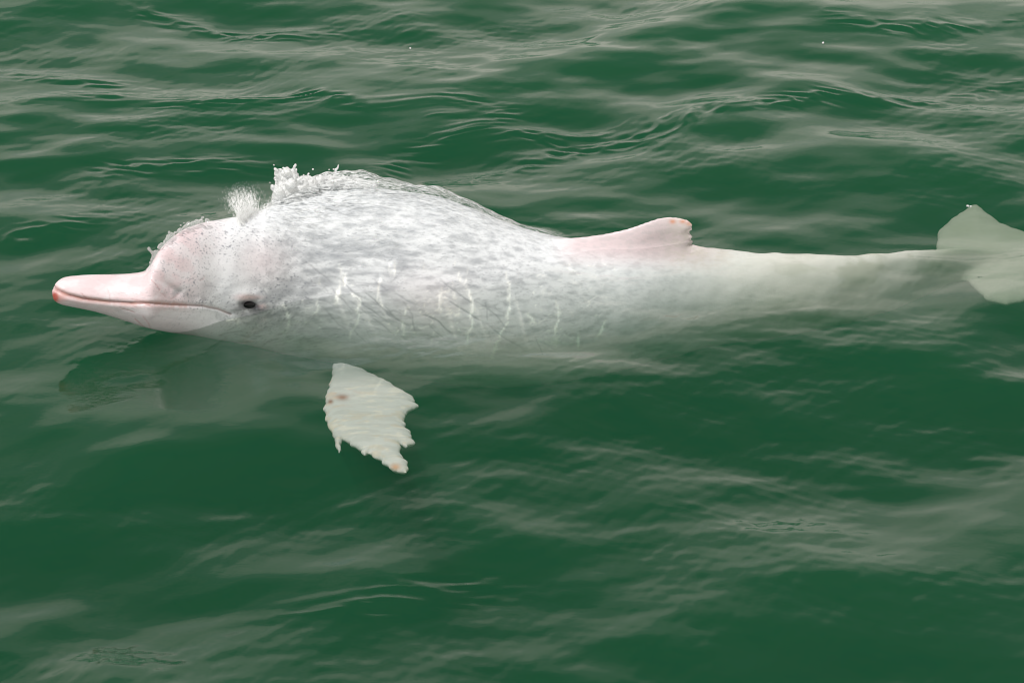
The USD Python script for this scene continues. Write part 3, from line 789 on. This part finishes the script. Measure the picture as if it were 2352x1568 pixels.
balls = []
jets(rng, balls, [(640, 452), (660, 440), (690, 432), (722, 428)], 90, lambda t: 30 + 40 * math.exp(-((t - .3) / .2) ** 2), -.08, .26, .0085)
for k in range(190):
    t = rng.random()
    balls.append((*at_crest(634 + 92 * t, 456 - 26 * t + rng.normal(0, 5) - 26 * rng.random() ** 2 * (1.2 - t), .35 + rng.normal(0, .1)), rng.uniform(.005, .011)))
for k in range(5):
    t = rng.random()
    balls.append((*at_crest(630 + 92 * t, 410 - 20 * t + rng.normal(0, 14), .4 + rng.normal(0, .1)), rng.uniform(.0018, .0035)))
def fill(balls, rng, poly, n, r0, r1, back):
    poly = np.array(poly, float)
    while n:
        x, y = rng.uniform(poly[:, 0].min(), poly[:, 0].max()), rng.uniform(poly[:, 1].min(), poly[:, 1].max())
        d = polygon_sd(np.array([x]), np.array([y]), poly)[0]
        if d > 1:
            balls.append((*at_crest(x, y, back + rng.normal(0, .1)), min(rng.uniform(r0, r1), .0016 + d * .0009))); n -= 1
fill(balls, rng, [(634, 458), (638, 432), (645, 412), (648, 392), (660, 383), (670, 394), (678, 398), (688, 408), (700, 404), (712, 410), (722, 404), (728, 418), (736, 424), (730, 440)], 520, .0045, .010, .38)
tag(metaballs('/World/water_splash', spray_look, balls, seed=3), 'ragged white crown of splashing water on the front of the hump', 'splash')

balls = []
strand = [(752, 425), (758, 414), (765, 406), (772, 401), (771, 392), (775, 386), (778, 379)]
for i in range(len(strand) - 1):
    for f in np.linspace(0, 1, 5):
        x, y = np.array(strand[i]) * (1 - f) + np.array(strand[i + 1]) * f
        balls.append((*at_crest(x + rng.normal(0, .5), y, .5), .0042 - .0026 * (i + f) / 6))
jets(rng, balls, [(722, 428), (760, 420), (800, 424), (830, 428)], 90, lambda t: 16 + 9 * math.sin(t * 9), -.1, .4, .0085, .5)
for k in range(150):
    t = rng.random()
    balls.append((*at_crest(715 + 150 * t, 424 + 8 * t + rng.normal(0, 4) - 9 * math.sin(t * 11) ** 2, .45 + rng.normal(0, .1)), rng.uniform(.004, .009)))
jets(rng, balls, [(786, 420), (800, 420)], 16, lambda t: 24, .1, .3, .0034, .5)
for k in range(10):
    balls.append((*at_crest(rng.uniform(752, 784), rng.uniform(386, 422), .5), rng.uniform(.0014, .0028)))
fill(balls, rng, [(726, 436), (734, 423), (745, 416), (756, 408), (768, 404), (780, 408), (790, 402), (800, 404), (806, 412), (814, 424), (840, 428), (870, 434), (850, 442)], 330, .004, .008, .46)
tag(metaballs('/World/water_splash_001', spray_look, balls, seed=5), 'thin curling strand of water flung up from the top of the hump', 'splash')

# the lip of water that curls off the front of the melon
balls = []
RIM = [(343, 624), (347, 606), (358, 584), (374, 562), (396, 541), (424, 523), (455, 511), (478, 507)]
for t in np.linspace(0, len(RIM) - 1.001, 260):
    i = int(t); f = t - i
    x, y = np.array(RIM[i]) * (1 - f) + np.array(RIM[i + 1]) * f
    a = .5 + .5 * math.sin(t * 5.3 + .8) * math.sin(t * 2.1)
    if rng.random() < .15 + .5 * a:
        balls.append((*at_crest(x + rng.normal(-.5, 1.5), y + rng.normal(-.5, 1.5), .14 + rng.normal(0, .04)), rng.uniform(.0032, .0062) * (.45 + .75 * a)))
    if rng.random() < .05 * a + .008:
        L, an = rng.uniform(9, 26) * a, math.radians(rng.normal(130, 28))
        bend = rng.normal(0, .5)
        for u in np.linspace(0, 1, max(4, int(L / 1.8))):
            ang = an + bend * u
            balls.append((*at_crest(x + L * u * math.cos(ang), y - L * u * math.sin(ang), .14), .0042 - .0022 * u + (.0016 if u > .85 else 0)))
for bx, by in ((350, 600), (354, 594), (372, 566), (380, 553), (417, 516), (420, 512), (423, 522), (463, 505), (467, 500)):
    for k in range(1):
        balls.append((*at_crest(bx + rng.normal(0, 2), by + rng.normal(0, 2), .05), rng.uniform(.0022, .0034)))
tag(metaballs('/World/water_splash_002', clear_look, balls, h=.0013, seed=8), 'thin glassy lip of water curling off the front of the pink melon', 'splash')

# a fleck of foam, and two white flecks modelled in place of sun glints
WI = lambda p: map_coordinates(WATER, [[np.interp(p[0], gx, np.arange(nx_))], [np.interp(p[1], gy, np.arange(ny_))]], order=1)[0]
for k, (px, py, text) in enumerate(((2225, 467, 'small white foam fleck floating just beyond the tail fluke'), (943, 98, 'tiny white fleck modelled for a sun glint on the wave far behind the hump'),
                                    (1890, 98, 'tiny white fleck modelled for a sun glint on the far wave at upper right'))):
    hp = Heap()
    c = on_z(px, py, 0.0); c[2] = WI(c)
    for j in range(3):
        r = rng.uniform(.0026, .0036)
        hp.drop(c + np.array([rng.normal(0, .003 if k == 0 else .002), rng.normal(0, .002), r * .4]), r * .8)
    tag(hp.put('/World/foam_fleck' + ('_%03d' % k if k else ''), spray_look), text, 'foam')
